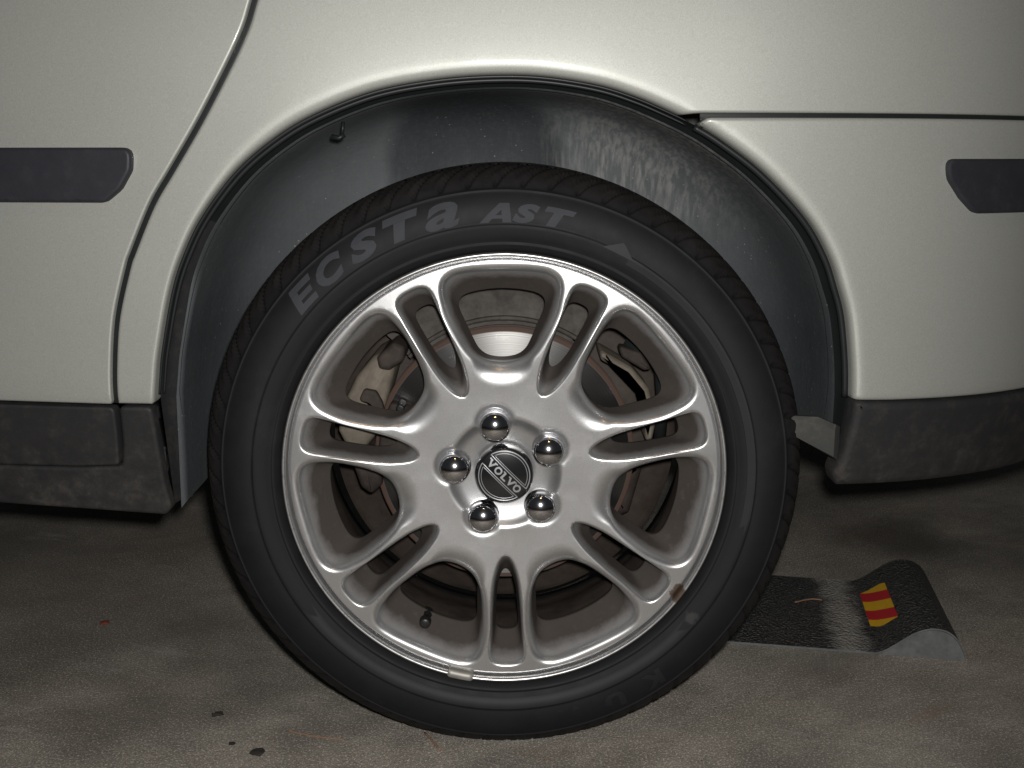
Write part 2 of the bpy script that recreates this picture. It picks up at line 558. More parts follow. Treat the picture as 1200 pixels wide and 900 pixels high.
ARCH = spline([(-.3564, .3923), (-.3535, .4140), (-.3488, .4447), (-.3343, .5052), (-.3198, .5433), (-.2979, .5824), (-.2619, .6258), (-.2214, .6580),
               (-.1820, .6799), (-.1276, .7004), (-.0730, .7110), (-.0187, .7157), (.0348, .7150), (.0893, .7071), (.1270, .6960), (.1600, .6825), (.1853, .6706),
               (.2129, .6545), (.2552, .6235), (.2992, .5796), (.3239, .5416), (.3370, .5089), (.3445, .4866), (.3490, .4640), (.3538, .4286), (.3559, .3960)], 0.004)
SEAM = spline([(-.1900, .9600), (-.2060, .8800), (-.2200, .8280), (-.2351, .7834), (-.2441, .7579), (-.2618, .7237), (-.2927, .6717), (-.3231, .6258), (-.3448, .5930), (-.3690, .5430),
               (-.3732, .5328), (-.3884, .4806), (-.3955, .4265), (-.3968, .3915)], 0.006)
ARCH_EXT = np.vstack([[ARCH[0] + (0, -0.14)], ARCH, [ARCH[-1] + (0.004, -0.14)]])

def body_y(P):
    x, z = P[:, 0], P[:, 1]
    y = np.full(len(P), -0.025)
    y += np.where(x < -.15, .03 * (np.maximum(0, -x - .15) / .4) ** 2, 0)
    y += np.where(x > .20, .078 * (np.maximum(0, x - .20) / .33) ** 2.6, 0)
    y += .5 * np.maximum(0, z - .70) ** 2 + 3.0 * np.maximum(0, z - .86) ** 2
    y += .25 * np.maximum(0, .40 - z)
    return y

def roll(d, r):
    t = np.clip(r - d, 0, r)
    return r - np.sqrt(np.maximum(r * r - t * t, 0))

def skin_y(P):
    d = dist_to(P, ARCH_EXT)
    x, z = P[:, 0], P[:, 1]
    # the lip is hardly rolled at the front foot of the arch, well rolled on top and behind
    k = smoothstep(-.345, -.20, x) * smoothstep(.40, .56, z + .4 * np.maximum(0, x))
    r = .004 + .007 * k
    t = np.clip(r - d, 0, None)
    return body_y(P) + 0.8 * (r - np.sqrt(np.maximum(r * r - t * t, 0))) - 0.0018 * k * np.exp(-(d / 0.050) ** 2)

def soft(P, rad, step=0.004):
    """round the sharp corners of a closed outline and space its points evenly"""
    n = len(P)
    out = []
    for i in range(n):
        a, b, c = P[i - 1], P[i], P[(i + 1) % n]
        u, w = a - b, c - b
        lu, lw = np.linalg.norm(u), np.linalg.norm(w)
        if lu < 1e-9 or lw < 1e-9:
            continue
        u, w = u / lu, w / lw
        cosang = float(np.clip(u @ w, -1, 1))
        turn = PI - math.acos(cosang)
        r = rad(b) if callable(rad) else rad
        if turn < R(12) or r <= 0:
            out.append(b)
            continue
        L = min(r * math.tan(turn / 2), lu * .48, lw * .48)
        p0, p1 = b + u * L, b + w * L
        for t in np.linspace(0, 1, 9):
            out.append((1 - t) ** 2 * p0 + 2 * t * (1 - t) * b + t * t * p1)
    return resample(np.array(out), step=step, closed=True)

def panel(name, outline, mat, parent, off=0.0, edge=0.003, thick=0.018, grid=0.016, surf=skin_y, arch=True, rad=0.005):
    P = soft(np.array(outline, float), rad)
    if area2(P) < 0:
        P = P[::-1].copy()
    nrm = normals2(P)
    n = len(P)
    r1 = P - nrm * edge * 0.3
    r2 = P - nrm * edge
    x0, z0 = P.min(0)
    x1, z1 = P.max(0)
    gx, gz = np.meshgrid(np.arange(x0, x1, grid), np.arange(z0, z1, grid))
    gx = gx + (np.arange(gx.shape[0])[:, None] % 2) * grid * 0.5
    G = np.c_[gx.ravel(), gz.ravel()]
    if arch:
        t = np.gradient(ARCH, axis=0)
        t /= np.linalg.norm(t, axis=1)[:, None]
        an = np.c_[-t[:, 1], t[:, 0]]
        dA = dist_to(G, ARCH_EXT)
        G = G[dA > 0.034]
        G = np.vstack([G] + [ARCH[::2] + an[::2] * q for q in (.004, .007, .010, .014, .018, .024, .032)])
    dd = dist_to(G, np.vstack([P, P[:1]]))
    G = G[inside(G, P) & (dd > edge + 0.0085)]
    loopP = np.vstack([P, P[:1]])
    for e2, st in ((edge + .0012, 1), (edge + .003, 1), (edge + .006, 2)):
        q = (P - nrm * e2)[::st]
        q = q[inside(q, P) & (dist_to(q, loopP) > e2 - .0003)]
        G = np.vstack([q, G])
    pts = np.vstack([r2, G])
    v, f, orig = cdt(pts, [(0, n)], lambda c: inside(c, r2))
    # map back to pts order
    idx = np.where(orig >= 0, orig, 0)
    base = pts
    y_in = surf(base) + off
    f = idx[f]
    V = [(p[0], y, p[1]) for p, y in zip(base, y_in)]
    F = [tuple(t) for t in f]
    m0 = len(V)
    for ring, dy in ((r1, edge * 0.30), (P, edge), (P, edge + thick)):
        yy = surf(ring) + off + dy
        V += [(p[0], y, p[1]) for p, y in zip(ring, yy)]
    a = 0
    for k in range(3):
        b = m0 + k * n
        F += [(a + i, a + (i + 1) % n, b + (i + 1) % n, b + i) for i in range(n)]
        a = b
    o = mesh(name, V, F, mat, parent)
    return recalc(o, 55)

def offset_line(L, d):
    t = np.gradient(L, axis=0)
    t /= np.linalg.norm(t, axis=1)[:, None]
    return L + np.c_[-t[:, 1], t[:, 0]] * d

GAP = 0.0033
s_left = offset_line(SEAM, -GAP)     # door side (line runs downwards: its left is +x)
s_right = offset_line(SEAM, GAP)
XL, XR, ZT = -1.05, 0.98, 0.96

# rear door with its side moulding and lower cladding
door = panel('rear_door', np.vstack([s_left, [(-.45, .3920), (-.56, .3925), (XL, .394), (XL, ZT)]]), PAINT, car, arch=False, grid=0.03, edge=0.0018)
panel('door_moulding', [(XL, .6478), (-.3578, .6478), (-.3600, .6260), (-.3720, .6075), (-.3880, .5953), (XL, .5949)],
      TRIM, door, off=-0.010, edge=0.003, rad=.011, thick=0.012, arch=False, surf=body_y)
panel('door_cladding', [(XL, .3895), (-.3985, .3882), (-.3998, .36), (-.4035, .3225), (-.45, .3195), (XL, .3132)], CLAD, door, off=-0.0015, edge=0.0022, thick=0.014, arch=False, surf=body_y)

# quarter panel over the arch
aL = ARCH[ARCH[:, 0] < .172]
BS = np.array([(.1850, .6800), (.1900, .6803), (.30, .6803), (.54, .6803), (XR, .6806)])
quarter = panel('quarter_panel', np.vstack([aL[::1], BS, [(XR, ZT)], s_right, [(-.3915, .3925), (-.362, .3925)]]), PAINT, car, edge=0.0022)

# rear bumper with moulding and cladding
aR = ARCH[ARCH[:, 0] > .1868]
bumper = panel('rear_bumper', np.vstack([aR, [(.40, .3935), (.585, .3860), (XR, .3700), (XR, .6762), (.54, .6760), (.30, .6758), (.196, .6758)]]), PAINT, car)
panel('bumper_moulding', [(XR, .6372), (.4385, .6370), (.4420, .6170), (.4580, .5980), (.4760, .5828), (XR, .5790)],
      TRIM, bumper, off=-0.009, edge=0.003, rad=.016, thick=0.012, arch=False, surf=body_y)
def clad_y(P):
    z = P[:, 1]
    return body_y(P) + 0.05 * np.maximum(0, .34 - z) + 2.5 * np.maximum(0, .325 - z) ** 2
panel('bumper_cladding', [(.3590, .3945), (.45, .3885), (.585, .3820), (XR, .366), (XR, .262), (.60, .2840), (.50, .2900), (.40, .2945), (.352, .2965), (.3475, .312), (.3540, .34), (.3575, .37)],
      CLAD, bumper, off=-0.003, edge=0.008, thick=0.03, arch=False, surf=clad_y)

# sill below the door, running back to the arch
def sill_y(P):
    return body_y(P) + 0.0015
panel('sill_cladding', [(XL, .3105), (-.45, .3175), (-.4025, .3205), (-.3975, .345), (-.3945, .3885), (-.3600, .3885), (-.3590, .34), (-.3585, .30), (-.3550, .272), (-.363, .2630), (-.45, .2670), (-.5469, .2700), (XL, .262)],
      CLAD, car, off=0.000, edge=0.0035, thick=0.012, arch=False, surf=sill_y)

# sheet metal behind the gaps, and the underside
def back_y(P):
    return body_y(P) + 0.026
def ribbon(name, L, w, mat, dy):
    A, B = offset_line(L, w), offset_line(L, -w)
    ya, yb = body_y(A) + dy, body_y(B) + dy
    V = [(p[0], y, p[1]) for p, y in zip(A, ya)] + [(p[0], y, p[1]) for p, y in zip(B, yb)]
    V += [(x, y + .004, z) for x, y, z in V]
    n = len(A)
    F = [(i, i + 1, n + i + 1, n + i) for i in range(n - 1)] + [(2 * n + i, 2 * n + i + 1, 3 * n + i + 1, 3 * n + i) for i in range(n - 1)]
    F += [(i, i + 1, 2 * n + i + 1, 2 * n + i) for i in range(n - 1)] + [(n + i, n + i + 1, 3 * n + i + 1, 3 * n + i) for i in range(n - 1)]
    return recalc(mesh(name, V, F, mat, car))
ribbon('door_seal', SEAM, 0.012, SEAL, 0.0075)
ribbon('bumper_joint', spline([(.190, .6783), (.30, .6780), (.54, .6781), (XR, .6784)], .01), 0.012, SEAL, 0.0085)

def box(name, lo, hi, mat, parent=None, bevel=0.0):
    import bmesh
    bm = bmesh.new()
    bmesh.ops.create_cube(bm, size=1)
    for v in bm.verts:
        v.co = Vector([lo[k] + (v.co[k] + .5) * (hi[k] - lo[k]) for k in range(3)])
    if bevel:
        bmesh.ops.bevel(bm, geom=list(bm.edges), offset=bevel, segments=2, affect='EDGES')
    me = bpy.data.meshes.new(name)
    bm.to_mesh(me)
    bm.free()
    me.materials.append(mat)
    return link(name, me, parent)
box('floor_pan', (XL, .16, .27), (-.40, 1.75, .30), SHELL, car, .004)
box('boot_floor', (.40, .20, .31), (XR, 1.70, .34), SHELL, car, .004)

box('inner_panel', (.12, .30, .342), (XR, .32, .95), SHELL, car, .004)
box('inner_panel', (XL, .30, .302), (-.12, .32, .95), SHELL, car, .004)

# ------------------------------------------------------------------ wheel housing
def liner_loop(scale, drop):
    c = np.array([0.0, 0.372])
    A = c + (ARCH - c) * scale
    l0, r0 = A[0], A[-1]
    left = np.array([(l0[0] - .002 * t, l0[1] - t * (.122 - drop)) for t in np.linspace(1, .12, 8)])
    right = np.array([(r0[0], r0[1] - t * .050) for t in np.linspace(.12, 1, 8)])
    return np.vstack([left, A, right])
FRONT = int(np.argmin(np.linalg.norm(liner_loop(1, 0) - (-.30, .58), axis=1)))
rings = []
for s, y, dr in ((.972, .018, 0), (.968, .024, 0), (.966, .05, 0.002), (.962, .10, .004), (.952, .15, .010), (.925, .19, .02), (.86, .225, .03), (.76, .245, .04), (.6, .258, .05), (.4, .264, .06), (.2, .266, .07), (.03, .267, .07)):
    L = liner_loop(s, dr)
    ring = []
    for i, (x, z) in enumerate(L):
        yy = y
        if y > .15:   # the recess for the damper, left of the top
            q = math.exp(-(((x + .02) / .075) ** 4) - ((max(0, .655 - z) / .14) ** 4)) * smoothstep(.712, .672, z)
            yy += .030 * float(q)
        if x < 0 and y < .02:
            yy += .012 * float(smoothstep(-.30, -.345, x))
        ring.append((x, yy, z))
    rings.append(ring)
V, F = loft(rings, closed=False)
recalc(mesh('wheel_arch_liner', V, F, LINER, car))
# the turned-in flange between the paint's lip and the liner
def flange(sel, mat, name):
    out = []
    for s, y in ((.9985, -.003), (.992, .010), (.984, .016), (.974, .021), (.966, .026)):
        L = liner_loop(s, 0)
        L = L[sel(L)]
        out.append([(x, y + float(body_y(np.array([[x, z]]))[0] + .025), z) for x, z in L])
    k = min(len(r) for r in out)
    V, F = loft([r[:k] for r in out], closed=False)
    recalc(mesh(name, V, F, mat, car))
flange(lambda L: np.arange(len(L)) >= FRONT, SEAL, 'arch_flange')
flange(lambda L: np.arange(len(L)) <= FRONT, CLAD, 'liner_edge')

def tube(path, rad, n=8, caps=True):
    P = np.array(path, float)
    T = np.gradient(P, axis=0)
    T /= np.linalg.norm(T, axis=1)[:, None] + 1e-12
    up = np.array([0, 1, 0.0])
    rr = rad if hasattr(rad, '__len__') else [rad] * len(P)
    rings = []
    for p, t, r in zip(P, T, rr):
        u = up if abs(t @ up) < .9 else np.array([1.0, 0, 0])
        a = np.cross(t, u)
        a /= np.linalg.norm(a)
        b = np.cross(t, a)
        rings.append([tuple(p + r * (math.cos(2 * PI * k / n) * a + math.sin(2 * PI * k / n) * b)) for k in range(n)])
    V, F = loft(rings)
    if caps:
        F.append(tuple(range(n)))
        F.append(tuple(range(len(V) - n, len(V))))
    return V, F

def join(parts):
    V, F = [], []
    for v, f in parts:
        b = len(V)
        V += list(v)
        F += [tuple(i + b for i in t) for t in f]
    return V, F

# rubber lip round the paint edge: two beads
cA = np.array([0.0, .372])
seg = ARCH[(ARCH[:, 1] > .40) & (ARCH[:, 0] < .182)]
def on_lip(L, s, dy):
    P = cA + (L - cA) * s
    y = body_y(P) + dy
    return np.c_[P[:, 0], y, P[:, 1]]
recalc(mesh('arch_seal', *join([tube(on_lip(seg, .996, .015), .0024 * np.sin(np.linspace(.25, PI * .96, len(seg))) ** .5), tube(on_lip(seg, .987, .020), .0030 * np.sin(np.linspace(.2, PI * .96, len(seg))) ** .5)]), SEAL, car))
segb = ARCH[(ARCH[:, 0] > .186)]
recalc(mesh('bumper_lip', *tube(on_lip(segb, .992, .020), .0035), SEAL, bumper))

# flap at the rear foot of the liner
O = [(.3290, .014, .372), (.3460, .006, .3655), (.3520, .012, .362), (.3520, .012, .338), (.3480, .004, .328), (.2950, .020, .3560), (.2950, .020, .372)]
V = O + [(.3300, .008, .3660), (.3440, .002, .3600), (.3440, .002, .3320)]
F = [(0, 7, 8, 1), (1, 8, 9, 4), (1, 4, 3, 2), (0, 6, 5, 7), (7, 5, 9, 8), (9, 5, 4)]
k = len(V)
V = V + [(x, y + .006, z) for x, y, z in V]
F = F + [tuple(i + k for i in f[::-1]) for f in F] + [(i, (i + 1) % 7, k + (i + 1) % 7, k + i) for i in range(7)]
recalc(mesh('liner_flap', V, F, FLAP, car), 30)
# little clip on the upper left of the lip
recalc(mesh('liner_clip', *join([tube([(-.174, .03, .659), (-.166, .03, .6575), (-.161, .03, .661)], .0026), tube([(-.163, .03, .660), (-.1615, .03, .674)], .0017)]), SEAL, car))

# ------------------------------------------------------------------ wheel
wheel = link('wheel', None, car)
wheel.location = (0, 0, HUB)

def half_loop(half, n):
    """half outline from the outer middle to the inner middle (u >= 0) -> closed ccw loop of 2n points"""
    H = np.array(half, float)
    full = np.vstack([H, (H * (-1, 1))[1:-1][::-1]])
    # spline closed, then split by arc length from each pole
    S = spline(full, .0006, closed=True)
    i0 = np.argmin(np.linalg.norm(S - H[0], axis=1))
    S = np.roll(S, -i0, axis=0)
    i1 = np.argmin(np.linalg.norm(S - H[-1], axis=1))
    A = resample(S[:i1 + 1], n=n + 1)
    A[0, 0] = 0
    A[-1, 0] = 0
    B = A[1:-1][::-1] * (-1, 1)
    L = np.vstack([A, B])
    return L if area2(L) > 0 else np.vstack([L[:1], L[1:][::-1]])

BIG = half_loop([(0, .2160), (.018, .2157), (.034, .2146), (.0480, .2118), (.0568, .2058), (.0600, .1970), (.0592, .1870), (.0545, .1690), (.0463, .1510), (.0385, .1370), (.0295, .1255), (.0170, .1178), (0, .1152)], 48)
BIGH = half_loop([(0, .1915), (.018, .1903), (.0338, .1872), (.0425, .1828), (.0455, .1765), (.0440, .1685), (.0385, .1560), (.0305, .1380), (.0245, .1275), (.0150, .1208), (0, .1185)], 48)
SLOT = half_loop([(0, .2162), (.0095, .2155), (.0165, .2120), (.0193, .2050), (.0190, .1930), (.0180, .1750), (.0165, .1480), (.0143, .1240), (.0100, .1060), (.0055, .0965), (0, .0925)], 40)
SLOTH = half_loop([(0, .1925), (.0070, .1915), (.0110, .1880), (.0122, .1810), (.0118, .1650), (.0108, .1500), (.0090, .1370), (.0055, .1250), (0, .1190)], 40)

def face_y(r):
    return .0125 - .0060 * smoothstep(.060, .165, r) + .0020 * smoothstep(.0, .06, .06 - r)

def rot2(P, a):
    c, s = math.cos(a), math.sin(a)
    return np.c_[P[:, 0] * c - P[:, 1] * s, P[:, 0] * s + P[:, 1] * c]

windows = []
for k in range(7):
    windows.append(('big', 2 * PI * k / 7 + R(.8)))
    windows.append(('slot', 2 * PI * (k + .5) / 7 + R(.8)))

V, F = [], []
loops, pts = [], []
grime = []        # where brake dust settles: the walls of the windows
for kind, ang in windows:
    C0, H0 = (BIG, BIGH) if kind == 'big' else (SLOT, SLOTH)
    C0 = C0 - normals2(C0) * (.0022 if kind == 'big' else .0016)
    n = len(C0)
    nr = normals2(C0)
    if kind == 'big':
        q = smoothstep(.128, .1165, C0[:, 1])
        w = .0080 + .0165 * q
        h = .0076 + .0062 * q
        D = .050
    else:
        w = np.full(n, .0040)
        h = np.full(n, .0042)
        D = .048
    rings2, ys = [], []
    # outside fillet, from the face inwards
    for s in (1.0, .86, .7, .54, .38, .24, .12, .05):
        P = C0 + nr * (w * s)[:, None]
        rings2.append(P)
        ys.append(face_y(np.linalg.norm(P, axis=1)) + h * (1 - np.sqrt(np.maximum(0, 1 - .90 * (1 - s) ** 2))) / (1 - math.sqrt(.10)))
    yc = face_y(np.linalg.norm(C0, axis=1)) + h
    for s in (0, .06, .14, .25, .38, .52, .66, .80, .90, .96, 1.0):
        P = C0 + (H0 - C0) * s
        rings2.append(P)
        ys.append(yc + (D - yc) * (s ** .90) * (1 if s < 1 else 1))
    rings2.append(H0 - normals2(H0) * -.0006)
    ys.append(np.full(n, D + .003))
    rings2.append(H0 + normals2(H0) * .003)
    ys.append(np.full(n, D + .014))
    b = len(V)
    R3 = []
    for P, y in zip(rings2, ys):
        Q = rot2(P, ang)
        R3.append([(q[0], yy, q[1]) for q, yy in zip(Q, y)])
    v, f = loft(R3)
    V += v
    F += [tuple(i + b for i in t) for t in f]
    loops.append((b, n, rot2(rings2[0], ang)))
    gs = [0, 0, 0, .02, .05, .10, .18, .26] + [.34, .46, .60, .73, .82, .89, .94, .98, 1, 1, 1, 1, 1]
    grime.append((b, np.repeat(np.array(gs, np.float32), n)))

# lug pocket: ring round the cap joined with a round socket for each bolt
LUG_R, LUG_A = .0530, [R(100.6 - 72 * k) for k in range(5)]
def pocket(ofs, n=240):
    out = []
    for i in range(n):
        th = 2 * PI * i / n
        r = .0565 + ofs
        for a in LUG_A:
            dth = th - a
            cc = LUG_R * math.cos(dth)
            disc = (.0178 + ofs) ** 2 - (LUG_R * math.sin(dth)) ** 2
            if disc > 0 and math.cos(dth) > 0:
                r = max(r, cc + math.sqrt(disc))
        out.append((r * math.cos(th), r * math.sin(th)))
    return np.array(out)
b_p = len(V)
R3 = []
for ofs, q in ((.0060, 0), (.0040, .03), (.0022, .11), (.0004, .24), (-.0016, .38), (-.0042, .52), (-.0074, .64)):
    P = pocket(ofs)
    fy = face_y(np.linalg.norm(P, axis=1))
    y = fy + q * (.0235 - fy)
    R3.append([(p[0], yy, p[1]) for p, yy in zip(P, y)])
v, f = loft(R3)
V += v
F += [tuple(i + b_p for i in t) for t in f]
n_p = 240
pocket_out = pocket(.0060)
pocket_in = pocket(-.0074)
b_pin = b_p + 6 * n_p

# outer edge of the face
n_o = 360
b_o = len(V)
OUTER = np.array([(.2258 * math.cos(2 * PI * i / n_o), .2258 * math.sin(2 * PI * i / n_o)) for i in range(n_o)])
prof = [(.2258, None), (.2262, .0072), (.2265, .0105), (.2268, .0140), (.2280, .0145), (.2284, .0110), (.2286, .0060), (.2289, .0034), (.2295, .0015), (.2304, .0004), (.2316, 0.0), (.2326, .0006), (.2333, .0026), (.2336, .006), (.2334, .012), (.230, .016)]
R3 = []
for r, y in prof:
    yy = face_y(np.array([r]))[0] + .0 if y is None else y
    R3.append([(r * math.cos(2 * PI * i / n_o), yy, r * math.sin(2 * PI * i / n_o)) for i in range(n_o)])
v, f = loft(R3)
V += v
F += [tuple(i + b_o for i in t) for t in f]

# the face between everything: triangulate
bound_idx, bound_pts, cl = [], [], []
for b, n, P in loops:
    cl.append((len(bound_pts), n))
    bound_idx += list(range(b, b + n))
    bound_pts += [tuple(p) for p in P]
cl.append((len(bound_pts), n_p))
bound_idx += list(range(b_p, b_p + n_p))
bound_pts += [tuple(p) for p in pocket_out]
cl.append((len(bound_pts), n_o))
bound_idx += list(range(b_o, b_o + n_o))
bound_pts += [tuple(p) for p in OUTER]
G = []
for r in np.arange(.064, .2255, .0028):
    m = int(2 * PI * r / .0028)
    G += [(r * math.cos(2 * PI * (i + .5 * (int(r * 1e4) % 2)) / m), r * math.sin(2 * PI * (i + .5 * (int(r * 1e4) % 2)) / m)) for i in range(m)]
G = np.array(G)
ok = ~inside(G, pocket_out)
BP = np.array(bound_pts)
for b, n, P in loops:
    ok &= ~inside(G, P)
G = G[ok]
near = np.empty(len(G))
for k in range(0, len(G), 500):
    near[k:k + 500] = np.sqrt(((G[k:k + 500, None] - BP[None]) ** 2).sum(2)).min(1)
G = G[near > .0012]
def keep(c):
    k = (np.linalg.norm(c, axis=1) < .2258) & ~inside(c, pocket_out)
    for b, n, P in loops:
        k &= ~inside(c, P)
    return k
pts = np.vstack([BP, G])
v, f, orig = cdt(pts, cl, keep)
gi = len(V)
V += [(g[0], y, g[1]) for g, y in zip(G, face_y(np.linalg.norm(G, axis=1)))]
remap = np.r_[np.array(bound_idx), np.arange(gi, gi + len(G))]
good = (orig[f] >= 0).all(1)
F += [tuple(remap[orig[t]]) for t in f[good]]
# pocket floor down to the cap
m = 96
b_c = len(V)
CAPC = np.array([(.029 * math.cos(2 * PI * i / m), .029 * math.sin(2 * PI * i / m)) for i in range(m)])
pk_y = face_y(np.linalg.norm(pocket_in, axis=1)) + .0078
def floor_y(P):
    r = np.linalg.norm(P, axis=1)
    d_in = dist_to(P, np.vstack([pocket_in, pocket_in[:1]]))
    return .0235 - .36 * .0110 * np.exp(-d_in / .012)
Vf = [(p[0], .0235, p[1]) for p in CAPC]
V += Vf
G2 = np.array([(r * math.cos(t), r * math.sin(t)) for r in np.arange(.032, .075, .0025) for t in np.linspace(0, 2 * PI, int(2 * PI * r / .003), endpoint=False)])
pin = np.vstack([pocket_in, pocket_in[:1]])
G2 = G2[inside(G2, pocket_in) & (dist_to(G2, pin) > .0015)]
b_g2 = len(V)
V += [(g[0], yy, g[1]) for g, yy in zip(G2, floor_y(G2))]
pts = np.vstack([pocket_in, CAPC, G2])
v, f, orig = cdt(pts, [(0, n_p), (n_p, m)], lambda c: inside(c, pocket_in) & (np.linalg.norm(c, axis=1) > .0288))
remap = np.r_[np.arange(b_pin, b_pin + n_p), np.arange(b_c, b_c + m), np.arange(b_g2, b_g2 + len(G2))]
good = (orig[f] >= 0).all(1)
F += [tuple(remap[orig[t]]) for t in f[good]]
rim = recalc(mesh('rim', V, F, ALLOY, wheel), 75)
at = rim.data.attributes.new('grime', 'FLOAT', 'POINT')
gr = np.zeros(len(rim.data.vertices), np.float32)
for b, g in grime:
    gr[b:b + len(g)] = g
at.data.foreach_set('value', gr)

# rim barrel behind the spokes
V, F = revolve([(.230, .016), (.2215, .020), (.2160, .034), (.2100, .046), (.2050, .060), (.2010, .075), (.1990, .10), (.2010, .12), (.2090, .14), (.2130, .165), (.2160, .195), (.2300, .205)], 180)
recalc(mesh('rim_barrel', V, F, BARREL, wheel))

V, F = revolve([(.05, .166), (.150, .166), (.196, .172), (.2045, .178), (.2045, .184), (.05, .186)], 120)
recalc(mesh('backing_plate', V, F, BARREL, wheel), 40)

# ---- tyre
prof = [(.2312, .014), (.2336, .0085), (.2352, .0040), (.2372, .0012), (.2392, -.0014), (.2412, -.0030), (.2424, -.0032), (.2436, -.0022), (.2444, -.0024),
        (.2470, -.0042), (.2520, -.0060), (.2575, -.0074), (.2606, -.0080), (.2614, -.0078), (.2620, -.0066), (.2640, -.0068), (.2680, -.0072), (.2730, -.0070), (.2780, -.0062),
        (.2830, -.0048), (.2880, -.0026), (.2915, -.0006), (.2935, .0008), (.2944, .0010), (.2952, .0004), (.2960, .0012), (.2968, .0034)]
tread = [(.2985, .0048), (.3015, .0068), (.3045, .0092), (.3075, .0122), (.3102, .0156), (.3126, .0194), (.3147, .0236), (.3165, .0282), (.3180, .0330), (.3192, .0380), (.3201, .0430), (.3207, .0500),
         (.3210, .0570), (.3211, .0580), (.3213, .0640), (.3214, .0650), (.3218, .0720), (.3220, .0800), (.3220, .0860), (.3220, .0868), (.3220, .0940), (.3220, .0948), (.3220, .103)]
half = prof + tread
mir = [(r, .206 - y) for r, y in half[:-1]][::-1]
prof_all = half + mir
NA = 1800
ang = np.linspace(0, 2 * PI, NA, endpoint=False)
pr = np.array(prof_all)
RR = np.repeat(pr[:, :1], NA, axis=1)
YY = np.repeat(pr[:, 1:], NA, axis=1)
i0, i1 = len(prof), len(prof_all) - len(prof)
for i in range(i0, i1):
    y = pr[i, 1]
    u = min(y, .206 - y)
    g = np.zeros(NA)
    if u < .058:          # shoulder blocks: slanted grooves and sipes
        ph = (ang * 68 / (2 * PI) + (u * 26) ) % 1
        g = np.maximum(g, .0050 * smoothstep(.13, .045, np.abs(ph - .5)) * smoothstep(.0045, .0085, u))
        ph2 = (ang * 68 / (2 * PI) + .5 + (u * 30)) % 1
        g = np.maximum(g, .0026 * smoothstep(.075, .02, np.abs(ph2 - .5)) * smoothstep(.013, .018, u))
    else:
        ph = (ang * 68 / (2 * PI) - (u * 22)) % 1
        g = np.maximum(g, .0040 * smoothstep(.09, .06, np.abs(ph - .5)))
    if .0578 < u < .0645 or .0865 < u < .0945:
        g = np.full(NA, .0070)
    RR[i] -= g
X = RR * np.cos(ang)
Z = RR * np.sin(ang)
# flatten against the floor and let the wall bulge there
pen = np.clip(-HUB - Z, 0, 1)
Zc = np.maximum(Z, -HUB)
bul = np.exp(-((ang - 1.5 * PI) / .42) ** 2)[None, :] * np.clip((RR - .25) / .05, 0, 1) * .004
YY = YY + np.where(YY < .103, -bul, bul) * np.clip(1 - np.abs(RR - .285) / .05, 0, 1)
idx = np.arange(len(prof_all))[:, None] * NA + np.arange(NA)[None]
Vt = np.c_[X.ravel(), YY.ravel(), Zc.ravel()]
a0 = idx[:-1]
a1 = idx[1:]
Ft = np.stack([a0, np.roll(a0, -1, 1), np.roll(a1, -1, 1), a1], -1).reshape(-1, 4)
tyre = mesh('tyre', Vt, Ft, RUBBER, wheel)
recalc(tyre)

wall_r = np.array([p[0] for p in prof])
wall_y = np.array([p[1] for p in prof])
def wall_at(r):
    return np.interp(r, wall_r, wall_y)

# ---- writing, as real raised shapes
def text_mesh(txt, bold=0.0, shear=0.0):
    cu = bpy.data.curves.new('glyph', 'FONT')
    cu.body = txt
    cu.size = 1.0
    cu.offset = bold
    cu.shear = shear
    cu.resolution_u = 4
    ob = bpy.data.objects.new('glyph', cu)
    col.objects.link(ob)
    dg = bpy.context.evaluated_depsgraph_get()
    me = bpy.data.meshes.new_from_object(ob.evaluated_get(dg))
    P = np.array([v.co[:2] for v in me.vertices])
    Fs = [tuple(p.vertices) for p in me.polygons]
    bpy.data.objects.remove(ob)
    bpy.data.curves.remove(cu)
    bpy.data.meshes.remove(me)
    return P, Fs

def solid(P, Fs, to3, top, depth):
    """flat glyph -> raised solid; to3(P, height) maps to space"""
    A = to3(P, top)
    B = to3(P, top - depth)
    n = len(P)
    V = [tuple(p) for p in A] + [tuple(p) for p in B]
    cnt = {}
    for f in Fs:
        for a, b in zip(f, f[1:] + f[:1]):
            cnt[(a, b)] = cnt.get((a, b), 0) + 1
    F = list(Fs) + [tuple(i + n for i in f[::-1]) for f in Fs]
    for (a, b) in cnt:
        if (b, a) not in cnt:
            F.append((a, b, b + n, a + n))
    return V, F

def glyph_polys(polys):
    """hand drawn glyph from convex polygons in a unit box"""
    P, Fs = [], []
    for q in polys:
        Fs.append(tuple(range(len(P), len(P) + len(q))))
        P += q
    return np.array(P, float), Fs

def on_wall(deg, r0, flip=False):
    def f(P, h):
        # P in metres: x along the wall, y outwards
        r = r0 + P[:, 1]
        a = R(deg) - P[:, 0] / r0
        y = wall_at(r) - h
        return np.c_[r * np.cos(a), y, r * np.sin(a)]
    return f

def fit(P, w, h):
    lo, hi = P.min(0), P.max(0)
    return (P - (lo + hi) / 2) / (hi - lo) * (w, h)

def subdivide_xy(P, Fs):
    return P, Fs

